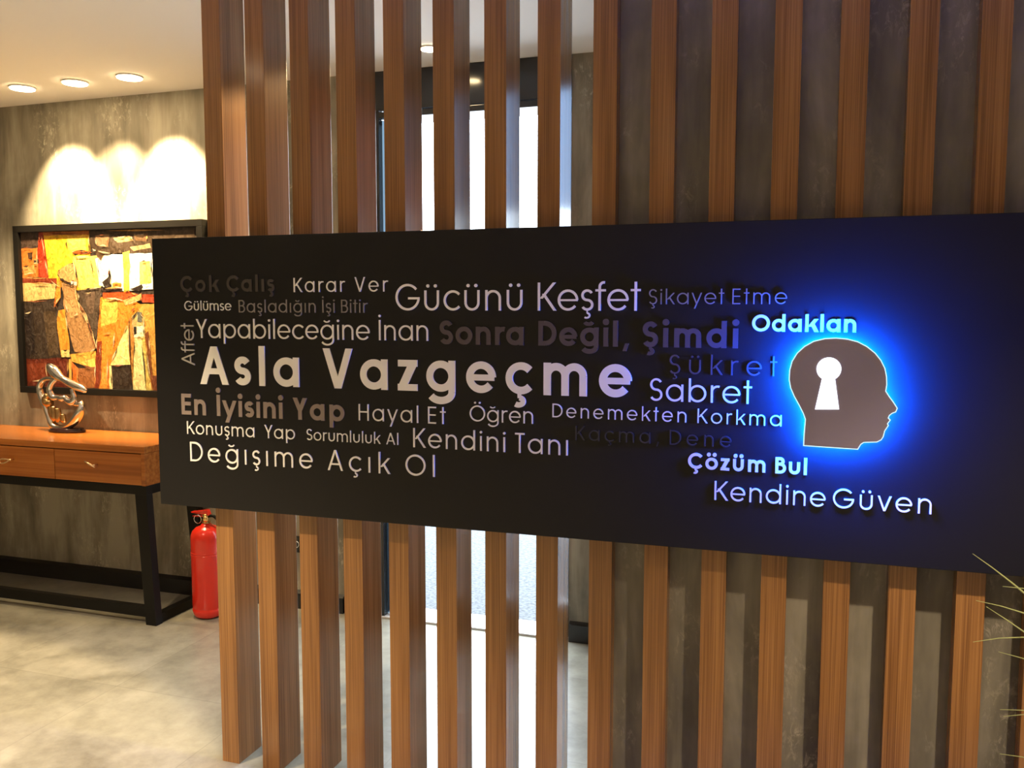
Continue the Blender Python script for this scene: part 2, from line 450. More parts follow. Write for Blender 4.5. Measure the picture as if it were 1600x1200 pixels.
PATCHES = [
    ((0.091, 0.058, 0.042), [(-2.1749, 1.8532), (-2.0358, 1.8537), (-2.0469, 1.7786), (-2.177, 1.774)]),
    ((0.831, 0.515, 0.045), [(-2.0293, 1.8493), (-1.7196, 1.8359), (-1.7192, 1.7181), (-1.6947, 1.5634), (-1.7869, 1.5433), (-1.918, 1.565), (-1.9958, 1.613), (-2.0102, 1.7129)]),
    ((0.913, 0.61, 0.114), [(-1.8636, 1.8294), (-1.7459, 1.8294), (-1.7435, 1.7494), (-1.861, 1.7569)]),
    ((0.429, 0.053, 0.017), [(-2.0493, 1.854), (-2.0196, 1.8532), (-2.0078, 1.7547), (-1.9961, 1.6077), (-2.0631, 1.619), (-2.0625, 1.7453)]),
    ((0.578, 0.223, 0.045), [(-2.1732, 1.7687), (-2.0609, 1.7716), (-2.0631, 1.619), (-2.1758, 1.6149)]),
    ((0.753, 0.376, 0.127), [(-2.1667, 1.6732), (-2.0934, 1.6827), (-2.0782, 1.6403), (-2.1582, 1.6306)]),
    ((0.114, 0.053, 0.026), [(-2.1306, 1.7467), (-2.0963, 1.7481), (-2.1014, 1.7092), (-2.1257, 1.7149)]),
    ((0.091, 0.045, 0.026), [(-2.0918, 1.709), (-2.0577, 1.7116), (-2.0562, 1.6905), (-2.0888, 1.6911)]),
    ((0.515, 0.08, 0.032), [(-2.052, 1.6926), (-2.0062, 1.7128), (-2.0008, 1.6183), (-2.0495, 1.6188)]),
    ((0.305, 0.061, 0.021), [(-2.1787, 1.6117), (-1.9421, 1.6124), (-1.9437, 1.5841), (-2.1787, 1.5904)]),
    ((0.716, 0.515, 0.223), [(-2.1774, 1.5883), (-1.9505, 1.581), (-1.9641, 1.5075), (-2.1778, 1.4922)]),
    ((0.07, 0.048, 0.034), [(-2.1805, 1.4922), (-1.9687, 1.497), (-1.9378, 1.4496), (-1.8781, 1.1966), (-2.177, 1.1869)]),
    ((0.122, 0.08, 0.048), [(-2.0396, 1.4389), (-1.9652, 1.439), (-1.9508, 1.2166), (-2.0195, 1.1994)]),
    ((0.038, 0.026, 0.021), [(-2.1637, 1.428), (-2.1148, 1.4388), (-2.1076, 1.214), (-2.1639, 1.1969)]),
    ((0.188, 0.038, 0.017), [(-2.1769, 1.1891), (-1.8915, 1.1963), (-1.8865, 1.0423), (-2.1803, 1.0415)]),
    ((0.262, 0.061, 0.023), [(-2.1662, 1.159), (-2.0346, 1.1724), (-2.0265, 1.076), (-2.1704, 1.0668)]),
    ((0.515, 0.188, 0.045), [(-2.0195, 1.8553), (-1.7189, 1.8502), (-1.72, 1.8288), (-2.0207, 1.8345)]),
    ((0.091, 0.061, 0.038), [(-1.7164, 1.8481), (-1.0775, 1.8375), (-1.0812, 1.7359), (-1.5712, 1.7306), (-1.6725, 1.7479), (-1.7166, 1.7693)]),
    ((0.456, 0.305, 0.156), [(-1.5673, 1.8117), (-1.4664, 1.8192), (-1.4426, 1.7935), (-1.5432, 1.7858)]),
    ((0.515, 0.352, 0.188), [(-1.469, 1.7619), (-1.3444, 1.7792), (-1.3392, 1.7561), (-1.445, 1.7413)]),
    ((0.305, 0.188, 0.102), [(-1.6815, 1.8247), (-1.5919, 1.8275), (-1.6012, 1.7668), (-1.6712, 1.7734)]),
    ((0.188, 0.114, 0.061), [(-1.4413, 1.8236), (-1.3547, 1.8263), (-1.3625, 1.7866), (-1.4302, 1.7932)]),
    ((0.871, 0.68, 0.188), [(-1.83, 1.7201), (-1.6736, 1.7254), (-1.656, 1.5631), (-1.7868, 1.5454), (-1.8033, 1.6057)]),
    ((0.515, 0.127, 0.032), [(-1.8339, 1.746), (-1.7954, 1.7545), (-1.7499, 1.7515), (-1.7052, 1.7394), (-1.7769, 1.7336), (-1.8291, 1.7377)]),
    ((1.0, 0.956, 0.831), [(-1.6874, 1.7072), (-1.6478, 1.727), (-1.3342, 1.7311), (-1.3357, 1.5506), (-1.5802, 1.5421), (-1.6683, 1.5735)]),
    ((0.871, 0.61, 0.188), [(-1.4101, 1.6873), (-1.3481, 1.6913), (-1.343, 1.5809), (-1.415, 1.5765)]),
    ((0.102, 0.061, 0.032), [(-1.6856, 1.7431), (-1.6466, 1.7525), (-1.622, 1.7316), (-1.6494, 1.6964), (-1.674, 1.7173)]),
    ((0.831, 0.515, 0.091), [(-1.5141, 1.7346), (-1.4698, 1.7438), (-1.4792, 1.5364), (-1.5145, 1.5366)]),
    ((0.045, 0.032, 0.026), [(-1.6483, 1.5887), (-1.6086, 1.6139), (-1.6, 1.6598), (-1.5895, 1.6137), (-1.5896, 1.5575), (-1.6308, 1.5526)]),
    ((0.753, 0.262, 0.045), [(-1.5846, 1.583), (-1.5274, 1.5846), (-1.5285, 1.5621), (-1.5844, 1.5605)]),
    ((0.061, 0.032, 0.026), [(-1.6435, 1.5548), (-1.5223, 1.558), (-1.5232, 1.5397), (-1.6419, 1.5363)]),
    ((0.045, 0.032, 0.026), [(-1.4785, 1.5516), (-1.4025, 1.5764), (-1.3933, 1.5611), (-1.4165, 1.5411)]),
    ((0.114, 0.08, 0.058), [(-1.8063, 1.5486), (-1.656, 1.5631), (-1.6541, 1.4703), (-1.6776, 1.3875), (-1.7017, 1.2937), (-1.7557, 1.3872), (-1.7973, 1.4705)]),
    ((0.188, 0.127, 0.091), [(-1.7612, 1.5328), (-1.6957, 1.5427), (-1.7144, 1.4289), (-1.7405, 1.4289)]),
    ((0.871, 0.305, 0.045), [(-1.9363, 1.5966), (-1.9096, 1.5964), (-1.9209, 1.5126), (-1.9667, 1.4601), (-1.9532, 1.5338)]),
    ((0.68, 0.376, 0.156), [(-1.9339, 1.6385), (-1.9058, 1.6642), (-1.8516, 1.6873), (-1.8124, 1.6805), (-1.8038, 1.5953), (-1.8147, 1.5643), (-1.9157, 1.6069)]),
    ((0.061, 0.026, 0.013), [(-1.918, 1.6132), (-1.8634, 1.5907), (-1.8174, 1.5872), (-1.8221, 1.5726), (-1.9187, 1.5996)]),
    ((1.0, 0.871, 0.716), [(-1.8473, 1.5958), (-1.8107, 1.5902), (-1.8116, 1.5726), (-1.8483, 1.577)]),
    ((0.791, 0.376, 0.061), [(-1.9381, 1.4443), (-1.8949, 1.4517), (-1.8747, 1.2601), (-1.8752, 1.2019), (-1.9315, 1.2009), (-1.9521, 1.3862)]),
    ((0.956, 0.716, 0.305), [(-1.9321, 1.2381), (-1.8744, 1.2411), (-1.8752, 1.2019), (-1.9301, 1.201)]),
    ((0.485, 0.283, 0.127), [(-1.9099, 1.5911), (-1.8183, 1.5695), (-1.8038, 1.4705), (-1.7546, 1.408), (-1.6999, 1.252), (-1.7509, 1.2251), (-1.8431, 1.2289), (-1.8707, 1.334), (-1.9032, 1.4706)]),
    ((0.61, 0.376, 0.171), [(-1.8954, 1.4916), (-1.8285, 1.5018), (-1.7929, 1.4288), (-1.8601, 1.4076)]),
    ((0.831, 0.61, 0.328), [(-1.8186, 1.5643), (-1.808, 1.4914), (-1.7516, 1.4163), (-1.7085, 1.2884), (-1.6976, 1.2468), (-1.7437, 1.3664), (-1.8023, 1.4496), (-1.8248, 1.5227)]),
    ((0.831, 0.485, 0.102), [(-1.873, 1.2178), (-1.7046, 1.2363), (-1.713, 1.1471), (-1.8067, 1.1662), (-1.8696, 1.1808)]),
    ((0.956, 0.68, 0.188), [(-1.8061, 1.1768), (-1.713, 1.1995), (-1.7129, 1.1492), (-1.7676, 1.1565)]),
    ((0.376, 0.156, 0.053), [(-1.8237, 1.1447), (-1.7126, 1.1555), (-1.7207, 1.046), (-1.829, 1.045)]),
    ((0.716, 0.223, 0.045), [(-1.872, 1.1861), (-1.8237, 1.1447), (-1.829, 1.045), (-1.8902, 1.0475)]),
    ((0.831, 0.485, 0.127), [(-1.8824, 1.1912), (-1.8637, 1.1915), (-1.8689, 1.046), (-1.8902, 1.0475)]),
    ((0.61, 0.352, 0.091), [(-1.4841, 1.4294), (-1.4194, 1.4752), (-1.0904, 1.4847), (-1.077, 1.0301), (-1.4831, 1.0331)]),
    ((0.753, 0.262, 0.038), [(-1.6611, 1.5116), (-1.4804, 1.5109), (-1.401, 1.4701), (-1.486, 1.3885), (-1.5404, 1.3059), (-1.6136, 1.1649), (-1.6274, 1.0403), (-1.7235, 1.0438), (-1.6989, 1.2207), (-1.6802, 1.3875)]),
    ((0.871, 0.485, 0.114), [(-1.6526, 1.5013), (-1.5503, 1.501), (-1.5645, 1.3881), (-1.6659, 1.3617)]),
    ((0.831, 0.305, 0.045), [(-1.6677, 1.3253), (-1.5772, 1.3365), (-1.5954, 1.2224), (-1.6739, 1.2002)]),
    ((0.305, 0.061, 0.021), [(-1.6958, 1.2834), (-1.6631, 1.289), (-1.6781, 1.1164), (-1.6947, 1.0446), (-1.7235, 1.0438)]),
    ((0.913, 0.352, 0.061), [(-1.6674, 1.2003), (-1.6281, 1.2115), (-1.6427, 1.044), (-1.6869, 1.0427)]),
    ((0.61, 0.102, 0.026), [(-1.6445, 1.5352), (-1.4791, 1.5394), (-1.4173, 1.5228), (-1.4813, 1.4906), (-1.6457, 1.5095)]),
    ((0.831, 0.376, 0.156), [(-1.5189, 1.4958), (-1.4045, 1.5309), (-1.3996, 1.5005), (-1.5074, 1.4702)]),
    ((0.456, 0.08, 0.032), [(-1.4047, 1.5258), (-1.0887, 1.5292), (-1.0904, 1.4847), (-1.4003, 1.4853)]),
    ((0.913, 0.776, 0.352), [(-1.4917, 1.3731), (-1.4895, 1.1705), (-1.6149, 1.1649), (-1.5379, 1.3059)]),
    ((0.053, 0.034, 0.026), [(-1.611, 1.1649), (-1.4883, 1.1705), (-1.4768, 1.0332), (-1.607, 1.0346)]),
    ((0.871, 0.753, 0.402), [(-1.6241, 1.1615), (-1.6086, 1.1619), (-1.607, 1.0346), (-1.625, 1.0361)]),
    ((0.515, 0.262, 0.07), [(-1.4965, 1.3782), (-1.4655, 1.4243), (-1.4544, 1.3068), (-1.4684, 1.1627), (-1.4895, 1.1726)]),
    ((0.515, 0.402, 0.188), [(-1.4657, 1.4192), (-1.427, 1.4447), (-1.3912, 1.4092), (-1.3891, 1.3126), (-1.4582, 1.3068)]),
    ((0.776, 0.701, 0.376), [(-1.457, 1.3047), (-1.3942, 1.3115), (-1.365, 1.0623), (-1.3638, 1.0315), (-1.4767, 1.0343)]),
    ((0.61, 0.485, 0.156), [(-1.4143, 1.3072), (-1.3942, 1.3115), (-1.3659, 1.0417), (-1.3948, 1.0357)]),
    ((0.855, 0.776, 0.578), [(-1.4569, 1.363), (-1.3954, 1.3685), (-1.3977, 1.3156), (-1.4593, 1.3098)]),
    ((0.032, 0.026, 0.023), [(-1.4582, 1.363), (-1.4406, 1.3642), (-1.4409, 1.3274), (-1.4575, 1.3211)]),
    ((0.156, 0.156, 0.141), [(-1.4336, 1.4366), (-1.4062, 1.4366), (-1.4058, 1.3868), (-1.4333, 1.3867)]),
    ((0.223, 0.08, 0.026), [(-1.391, 1.3278), (-1.3692, 1.3433), (-1.3557, 1.165), (-1.3438, 1.0629), (-1.3569, 1.0471)]),
    ((0.188, 0.061, 0.026), [(-1.3477, 1.1192), (-1.0797, 1.1206), (-1.077, 1.0301), (-1.3489, 1.0319)]),
    ((0.08, 0.045, 0.03), [(-1.2368, 1.7291), (-1.0812, 1.7359), (-1.0828, 1.5292), (-1.2327, 1.53)]),
    ((0.753, 0.376, 0.08), [(-1.2602, 1.4499), (-1.1873, 1.4549), (-1.1757, 1.1284), (-1.2367, 1.1218)]),
    ((0.061, 0.038, 0.03), [(-1.1641, 1.43), (-1.0864, 1.4301), (-1.0854, 1.1305), (-1.1575, 1.1288)])]
SCULPT = {'loop': [(-1.885, 1.093, 0.014), (-1.9303, 1.0947, 0.013), (-1.9671, 1.0891, 0.014), (-1.9956, 1.0721, 0.0162), (-2.01, 1.0465, 0.0173), (-2.0059, 1.0141, 0.0184), (-1.9892, 0.9857, 0.0205), (-1.9702, 0.9575, 0.0216), (-1.9537, 0.9255, 0.0184), (-1.9347, 0.8973, 0.0184), (-1.9158, 0.8692, 0.0205), (-1.8941, 0.8503, 0.0205), (-1.8536, 0.8448, 0.0173), (-1.8081, 0.8539, 0.0184), (-1.7618, 0.8827, 0.0216), (-1.7309, 0.9195, 0.0238), (-1.7161, 0.9485, 0.0194), (-1.7191, 0.9768, 0.0108), (-1.7208, 0.9856, 0.0054)], 'head': [(-1.9286, 1.1635, 0.0119), (-1.911, 1.1531, 0.0238), (-1.8828, 1.1323, 0.0302), (-1.8569, 1.1115, 0.0259), (-1.8263, 1.0963, 0.0184), (-1.7957, 1.0828, 0.0205), (-1.7652, 1.0694, 0.0216), (-1.7391, 1.0595, 0.0216), (-1.713, 1.0514, 0.0194), (-1.6915, 1.0397, 0.013), (-1.6852, 1.0346, 0.0065)], 'inner': [(-1.8712, 1.0969, 0.0151), (-1.8996, 1.0747, 0.0162), (-1.9172, 1.0456, 0.0162), (-1.914, 1.0205, 0.0162), (-1.8948, 0.9996, 0.0184), (-1.8631, 1.0006, 0.014), (-1.843, 0.9959, 0.0184), (-1.8182, 0.9985, 0.0151), (-1.801, 0.9848, 0.0184), (-1.7744, 0.9803, 0.0216), (-1.76, 1.0003, 0.0162), (-1.7667, 1.025, 0.0119), (-1.7709, 1.0462, 0.013)], 'knuckle': [(-1.9304, 1.0128, 0.014), (-1.9454, 0.9908, 0.0216), (-1.9374, 0.9694, 0.0216), (-1.9101, 0.9703, 0.0184)], 'tie': [(-1.7745, 0.9785, 0.0151), (-1.7483, 0.9687, 0.014), (-1.7304, 0.9729, 0.0119)], 'finger_a': [(-1.9179, 0.9521, 0.014), (-1.9171, 0.9269, 0.0162), (-1.9052, 0.8949, 0.0151), (-1.8969, 0.8808, 0.0108)], 'finger_b': [(-1.8929, 0.953, 0.014), (-1.89, 0.9243, 0.0162), (-1.8872, 0.892, 0.0162), (-1.8858, 0.8776, 0.0108)], 'finger_c': [(-1.8639, 0.945, 0.014), (-1.8609, 0.9182, 0.0162), (-1.8602, 0.8895, 0.0162), (-1.8588, 0.8733, 0.0108)], 'finger_d': [(-1.8362, 0.9155, 0.0108), (-1.8363, 0.8976, 0.014), (-1.8337, 0.8798, 0.014), (-1.8297, 0.8692, 0.0086)]}
# ------------------------------------------------------------------ lettering: a round geometric sans, drawn stroke by stroke
XH, ASC, DESC = 0.75, 1.03, 0.29


def arc(cx, cy, rx, ry, a0, a1):
    n = max(4, int(abs(a1 - a0) / 9))
    return [(cx + rx * math.cos(math.radians(a0 + (a1 - a0) * k / n)),
             cy + ry * math.sin(math.radians(a0 + (a1 - a0) * k / n))) for k in range(n + 1)]


def rib(pts, w):
    """stroke of even width along a centre line -> left and right edge"""
    L, R = [], []
    closed = math.dist(pts[0], pts[-1]) < 1e-6
    n = len(pts)
    for i, p in enumerate(pts):
        if closed:
            a = pts[i - 1] if i > 0 else pts[n - 2]
            b = pts[i + 1] if i < n - 1 else pts[1]
        else:
            a, b = pts[max(i - 1, 0)], pts[min(i + 1, n - 1)]
        dx, dy = b[0] - a[0], b[1] - a[1]
        d = math.hypot(dx, dy) or 1
        nx, ny = -dy / d * w / 2, dx / d * w / 2
        L.append((p[0] + nx, p[1] + ny)); R.append((p[0] - nx, p[1] - ny))
    return (L, R)


def rect(x0, y0, x1, y1):
    return ([(x0, y1), (x1, y1)], [(x0, y0), (x1, y0)])


def diag(x0, y0, x1, y1, wx):
    """slanted stroke cut off level at both ends; x0, x1 are its left edges"""
    return ([(x0, y0), (x1, y1)], [(x0 + wx, y0), (x1 + wx, y1)])


def disc(cx, cy, r):
    a = arc(cx, cy, r, r, 90, 270); b = arc(cx, cy, r, r, 90, -90)
    return (a, b)


def glyph(ch, w):
    """-> strokes, width, left bearing, right bearing (cap height = 1)"""
    h = w / 2; X = XH; r = X / 2 - h
    ST, RD, DG = 0.085, 0.045, 0.015
    base = {'ç': 'c', 'ğ': 'g', 'ş': 's', 'ü': 'u', 'ö': 'o', 'Ç': 'C', 'Ş': 'S', 'Ö': 'O', 'İ': 'I', 'i': 'ı'}.get(ch, ch)
    s = []; lb = rb = ST
    if base == 'o':
        s = [rib(arc(X / 2, X / 2, r, r, 0, 360), w)]; W = X; lb = rb = RD
    elif base == 'c':
        s = [rib(arc(X / 2, X / 2, r, r, 42, 318), w)]; W = X * 0.9; lb = RD; rb = DG
    elif base == 'e':
        s = [rib(arc(X / 2, X / 2, r, r, 0, 322), w), rect(h, X / 2 - h * .9, X - h * .5, X / 2 + h * .75)]; W = X; lb = rb = RD
    elif base in 'abdpgq':
        s = [rib(arc(X / 2, X / 2, r, r, 0, 360), w)]; W = X
        if base == 'a': s.append(rect(X - w, 0, X, X)); lb = RD
        if base == 'd': s.append(rect(X - w, 0, X, ASC)); lb = RD
        if base == 'b': s.append(rect(0, 0, w, ASC)); rb = RD
        if base == 'p': s.append(rect(0, -DESC, w, X)); rb = RD
        if base == 'g':
            s.append(rect(X - w, -0.01, X, X)); lb = RD
            s.append(rib(arc(X / 2, -0.01, X / 2 - h, DESC - h, 0, -152), w))
    elif base == 'f':
        q = 0.15
        s = [rect(.11, 0, .11 + w, ASC - h - q), rib(arc(.11 + h + q, ASC - h - q, q, q, 180, 78), w), rect(0, X - w * .9, .36 + h * .3, X)]
        W = .36; lb = rb = DG
    elif base == 't':
        s = [rect(.13, 0, .13 + w, 1.0), rect(0, X - w * .9, .26 + w, X)]; W = .26 + w; lb = rb = DG
    elif base in 'ıl':
        s = [rect(0, 0, w, X if base == 'ı' else ASC)]; W = w
    elif base == 'I':
        s = [rect(0, 0, w, 1)]; W = w
    elif base in 'nh':
        N = .56 + h
        s = [rect(0, 0, w, X if base == 'n' else ASC), rib(arc(N / 2, X - N / 2, N / 2 - h, N / 2 - h, 180, 0), w), rect(N - w, 0, N, X - N / 2)]
        W = N
    elif base == 'm':
        N = .53 + h * .8
        s = [rect(0, 0, w, X)]
        for k in (0, 1):
            x = k * (N - w)
            s += [rib(arc(x + N / 2, X - N / 2, N / 2 - h, N / 2 - h, 180, 0), w), rect(x + N - w, 0, x + N, X - N / 2)]
        W = 2 * N - w
    elif base == 'u':
        N = .55 + h
        s = [rib(arc(N / 2, N / 2, N / 2 - h, N / 2 - h, 180, 360), w), rect(0, N / 2, w, X), rect(N - w, N / 2, N, X)]; W = N
    elif base == 'r':
        q = .24
        s = [rect(0, 0, w, X), rib(arc(h + q, X - h - q, q, q, 180, 72), w)]; W = .34 + h * .6; rb = DG
    elif base in 'sS':
        Hh, W = (X, .40 + w * .55) if base == 's' else (1.0, .50 + w * .6)
        ry = (Hh - w) / 4; rx = W / 2 - h
        top = arc(W / 2, Hh - h - ry, rx * .96, ry, 28, 270); bot = arc(W / 2, h + ry, rx, ry, 90, -152)
        s = [rib(top + bot[1:], w)]; lb = rb = RD
    elif base in 'kK':
        Hh, c, rr = (ASC, X, .47) if base == 'k' else (1.0, 1.0, .56)
        wx = w * 1.3
        s = [rect(0, 0, w, Hh), diag(w * .85, c * .42, rr + w * .1, c, wx)[::1], diag(w + .10, c * .62, rr + w * .25, 0, wx)]
        if base == 'K':
            s[1] = diag(w * .8, .43, rr, 1.0, wx); s[2] = diag(w + .07, .60, rr + w * .25, 0, wx)
        W = rr + wx; rb = DG
    elif base in 'vV':
        Hh, hw_ = (X, .30) if base == 'v' else (1.0, .38)
        wx = w * 1.08
        s = [diag(0, Hh, hw_ - wx / 2 + w * .2, 0, wx), diag(2 * hw_ - wx + w * .4, Hh, hw_ - wx / 2 + w * .2, 0, wx)]
        W = 2 * hw_ + w * .4; lb = rb = DG
    elif base == 'y':
        wx = w * 1.08
        s = [diag(0, X, .28 + w * .1, 0.02, wx), diag(.58 + w * .1, X, .155, -DESC, wx)]; W = .58 + w * 1.15; lb = rb = DG
    elif base == 'z':
        W = .42 + w * .6
        s = [rect(.01, X - w * .92, W, X), rect(0, 0, W, w * .92), diag(0, w * .5, W - w * 1.35, X - w * .5, w * 1.35)]; lb = rb = .04
    elif base == 'A':
        wx = w * 1.1; W = .76 + w * .7
        s = [diag(0, 0, W / 2 - wx / 2, 1, wx), diag(W - wx, 0, W / 2 - wx / 2, 1, wx), rect(W * .2, .27, W * .8, .27 + w * .88)]; lb = rb = DG
    elif base == 'B':
        r1 = .265 - h * .5; r2 = .285 - h * .5
        s = [rect(0, 0, w, 1)]
        y1 = .49
        s += [rect(0, 1 - w, .28, 1), rect(0, y1 - h * .0, .28, y1 + w), rect(0, 0, .28, w)]
        ra = (1 - w - y1) / 2; s.append(rib(arc(.28, y1 + h + ra, ra, ra, 90, -90), w))
        rb_ = (y1) / 2; s.append(rib(arc(.28, h + rb_, rb_ * 1.05, rb_, 90, -90), w))
        W = .28 + rb_ + h; rb = RD
    elif base == 'D':
        s = [rect(0, 0, w, 1), rect(0, 1 - w, .26, 1), rect(0, 0, .26, w), rib(arc(.26, .5, .5 - h, .5 - h, 90, -90), w)]; W = .76; rb = RD
    elif base == 'E':
        W = .46 + w * .5
        s = [rect(0, 0, w, 1), rect(0, 1 - w * .95, W, 1), rect(0, .5 - h * .6, W - .02, .5 + h * 1.2), rect(0, 0, W, w * .95)]; rb = .05
    elif base == 'G':
        s = [rib(arc(.5, .5, .5 - h, .5 - h, 40, 352), w), rect(.52, .5 - w * .95, 1.0 - h * .2, .5)]; W = 1.0; lb = RD; rb = RD
    elif base == 'H':
        W = .62 + w * .6
        s = [rect(0, 0, w, 1), rect(W - w, 0, W, 1), rect(0, .53 - h, W, .53 + h)]
    elif base == 'O':
        s = [rib(arc(.51, .5, .51 - h, .5 - h, 0, 360), w)]; W = 1.02; lb = rb = RD
    elif base == 'C':
        s = [rib(arc(.5, .5, .5 - h, .5 - h, 40, 320), w)]; W = .92; lb = RD; rb = DG
    elif base == 'T':
        W = .42 + w * .8
        s = [rect(W / 2 - h, 0, W / 2 + h, 1), rect(0, 1 - w * .95, W, 1)]; lb = rb = DG
    elif base == 'Y':
        wx = w * 1.15; W = .62 + w * .6
        s = [diag(0, 1, W / 2 - wx / 2, .42, wx), diag(W - wx, 1, W / 2 - wx / 2, .42, wx), rect(W / 2 - h, 0, W / 2 + h, .46)]; lb = rb = DG
    elif base == ',':
        s = [diag(.0, -.17, .10, .13, w * .8)]; W = .10 + w * .8
    else:
        return [], .26, 0, 0
    top = 1.0 if ch.isupper() else X
    d = h * 1.25 + .008
    if ch in 'iİ':
        s.append(disc(W / 2, top + .17 + d * .4, d))
    if ch in 'üöÖ':
        e = .13 + h * .5
        for k in (-1, 1):
            s.append(disc(W / 2 + k * e, top + .14 + d * .4, d))
    if ch == 'ğ':
        s.append(rib(arc(W / 2 - h * .4, top + .26, .17, .13, 205, 335), w * .75))
    if ch in 'çşÇŞ':
        cx = W / 2
        s.append(rect(cx - h * .5, -.09, cx + h * .5, .02))
        s.append(rib(arc(cx - .02, -.165, .10 + h * .2, .085, 80, -130), w * .72))
    return s, W, lb, rb


def lettering(text, cap, target, w):
    """all strokes of a phrase, tracked out to the wanted length (in metres)"""
    items, x, prev = [], 0.0, None
    for c in text:
        s, W, lb, rb = glyph(c, w)
        if prev is not None:
            x += lb
        items.append((s, x)); x += W; end = x; x += rb; prev = c
    n = len(text) - 1
    t = (target / cap - end) / n
    k = 1.0
    if t < -0.05:
        t = -0.05; k = (target / cap) / (end + t * n)
    out = []
    for i, (s, x0) in enumerate(items):
        for L, R in s:
            f = lambda p: ((p[0] + x0 + i * t) * k * cap, p[1] * cap)
            out.append(([f(p) for p in L], [f(p) for p in R]))
    return out


def letters_mesh(strokes, place, y_back, thick):
    """raised flat letters: every stroke is a solid ribbon standing off the board"""
    bm = bmesh.new()
    for i, (L, R) in enumerate(strokes):
        yf = y_back - thick - (i % 7) * 2e-5
        L3 = [place(p) for p in L]; R3 = [place(p) for p in R]
        lf = [bm.verts.new((p[0], yf, p[1])) for p in L3]; rf = [bm.verts.new((p[0], yf, p[1])) for p in R3]
        lb = [bm.verts.new((p[0], y_back, p[1])) for p in L3]; rb = [bm.verts.new((p[0], y_back, p[1])) for p in R3]
        n = len(L3)
        for k in range(n - 1):
            if math.dist(L3[k], R3[k]) < 1e-9:
                bm.faces.new((lf[k], lf[k + 1], rf[k + 1]))
            elif math.dist(L3[k + 1], R3[k + 1]) < 1e-9:
                bm.faces.new((lf[k], lf[k + 1], rf[k]))
            else:
                bm.faces.new((lf[k], lf[k + 1], rf[k + 1], rf[k]))
            bm.faces.new((lf[k], lb[k], lb[k + 1], lf[k + 1]))
            bm.faces.new((rf[k], rf[k + 1], rb[k + 1], rb[k]))
        for k in (0, n - 1):
            if math.dist(L3[k], R3[k]) > 1e-9:
                bm.faces.new((lf[k], rf[k], rb[k], lb[k]))
    return bm


# ------------------------------------------------------------------ materials
M_slat = wood('walnut_laminate', (0.165, 0.068, 0.021), (0.27, 0.122, 0.038), (0.37, 0.178, 0.060), rough=0.17)
M_table = wood('cherry_veneer', (0.25, 0.074, 0.013), (0.34, 0.108, 0.019), (0.42, 0.15, 0.030), axis='X', rough=0.22, fine=70)
M_plaster = concrete('grey_plaster', (0.15, 0.134, 0.102), (0.25, 0.225, 0.175), (0.38, 0.35, 0.28))
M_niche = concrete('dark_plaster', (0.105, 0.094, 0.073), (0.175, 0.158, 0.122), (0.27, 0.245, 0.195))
M_floor = tiles('stone_tile')
M_ceiling = simple('ceiling_paint', (0.86, 0.84, 0.81), 0.8, spec=0.2)
M_paint = simple('light_wall_paint', (0.55, 0.52, 0.48), 0.7, spec=0.3)
M_black = simple('black_steel', (0.005, 0.0045, 0.004), 0.45, spec=.2)
M_board = simple('satin_black_board', (0.0075, 0.0072, 0.0078), 0.40, spec=0.28)
M_skirt = simple('black_baseboard', (0.014, 0.014, 0.015), 0.25)
M_clad = simple('black_gloss_cladding', (0.02, 0.021, 0.023), 0.12)
M_red = simple('red_enamel', (0.72, 0.032, 0.016), 0.18)
M_brass = simple('brass', (0.75, 0.52, 0.2), 0.25, 1.0)
M_chrome = simple('polished_silver', (0.78, 0.75, 0.71), 0.14, 1.0)
M_bronze = simple('warm_bronze', (0.60, 0.38, 0.17), 0.24, 1.0)
M_gold = simple('brushed_gold', (0.86, 0.62, 0.36), 0.28, 1.0)
M_pedestal = simple('black_gloss_base', (0.02, 0.008, 0.008), 0.1)
M_frame = simple('black_picture_frame', (0.008, 0.007, 0.006), 0.4, spec=.3)
M_white = simple('white_trim', (0.8, 0.8, 0.8), 0.4)
M_lens = emitter('warm_lamp_glow', WARM, GALLERY_LENS)
M_lens_room = emitter('room_lamp_glow', SOFT, ROOM_LENS)
M_asphalt = speckle('rough_asphalt', (0.014, 0.018, 0.022), (0.055, 0.066, 0.076), 55, 0.75, 0.8)
M_tint = tinted_glass('blue_tinted_glass', (0.158, 0.19, 0.21))
M_glass = tinted_glass('clear_glass', (0.92, 0.96, 1.0))
M_bounce_ground = speckle('pale_bounce_ground', (0.36, 0.37, 0.38), (0.46, 0.47, 0.48), 20, 0.8, 0.2)  # pale tone chosen to bounce daylight and read as overexposed ground
M_transom = tinted_glass('pale_blue_glass', (0.36, 0.44, 0.54))
M_sill = simple('pale_stone_sill', (0.62, 0.60, 0.58), 0.4)
M_blade = simple('grass_green', (0.42, 0.46, 0.20), 0.5)
M_pot = simple('dark_planter', (0.05, 0.045, 0.04), 0.5, bump=0.2)
M_soil = speckle('planter_soil', (0.03, 0.02, 0.012), (0.08, 0.055, 0.035), 60)
M_key = emitter('white_keyhole_glow', (0.93, 0.96, 1.0), 2.2)
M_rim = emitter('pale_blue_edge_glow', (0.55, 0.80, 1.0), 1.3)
M_led = emitter('blue_led_glow', LED_BLUE, LED_STRENGTH)
M_head = simple('blue_lit_taupe_acrylic', (0.31, 0.27, 0.40), 0.45)  # mauve shift of the base colour imitates blue spill from the glow
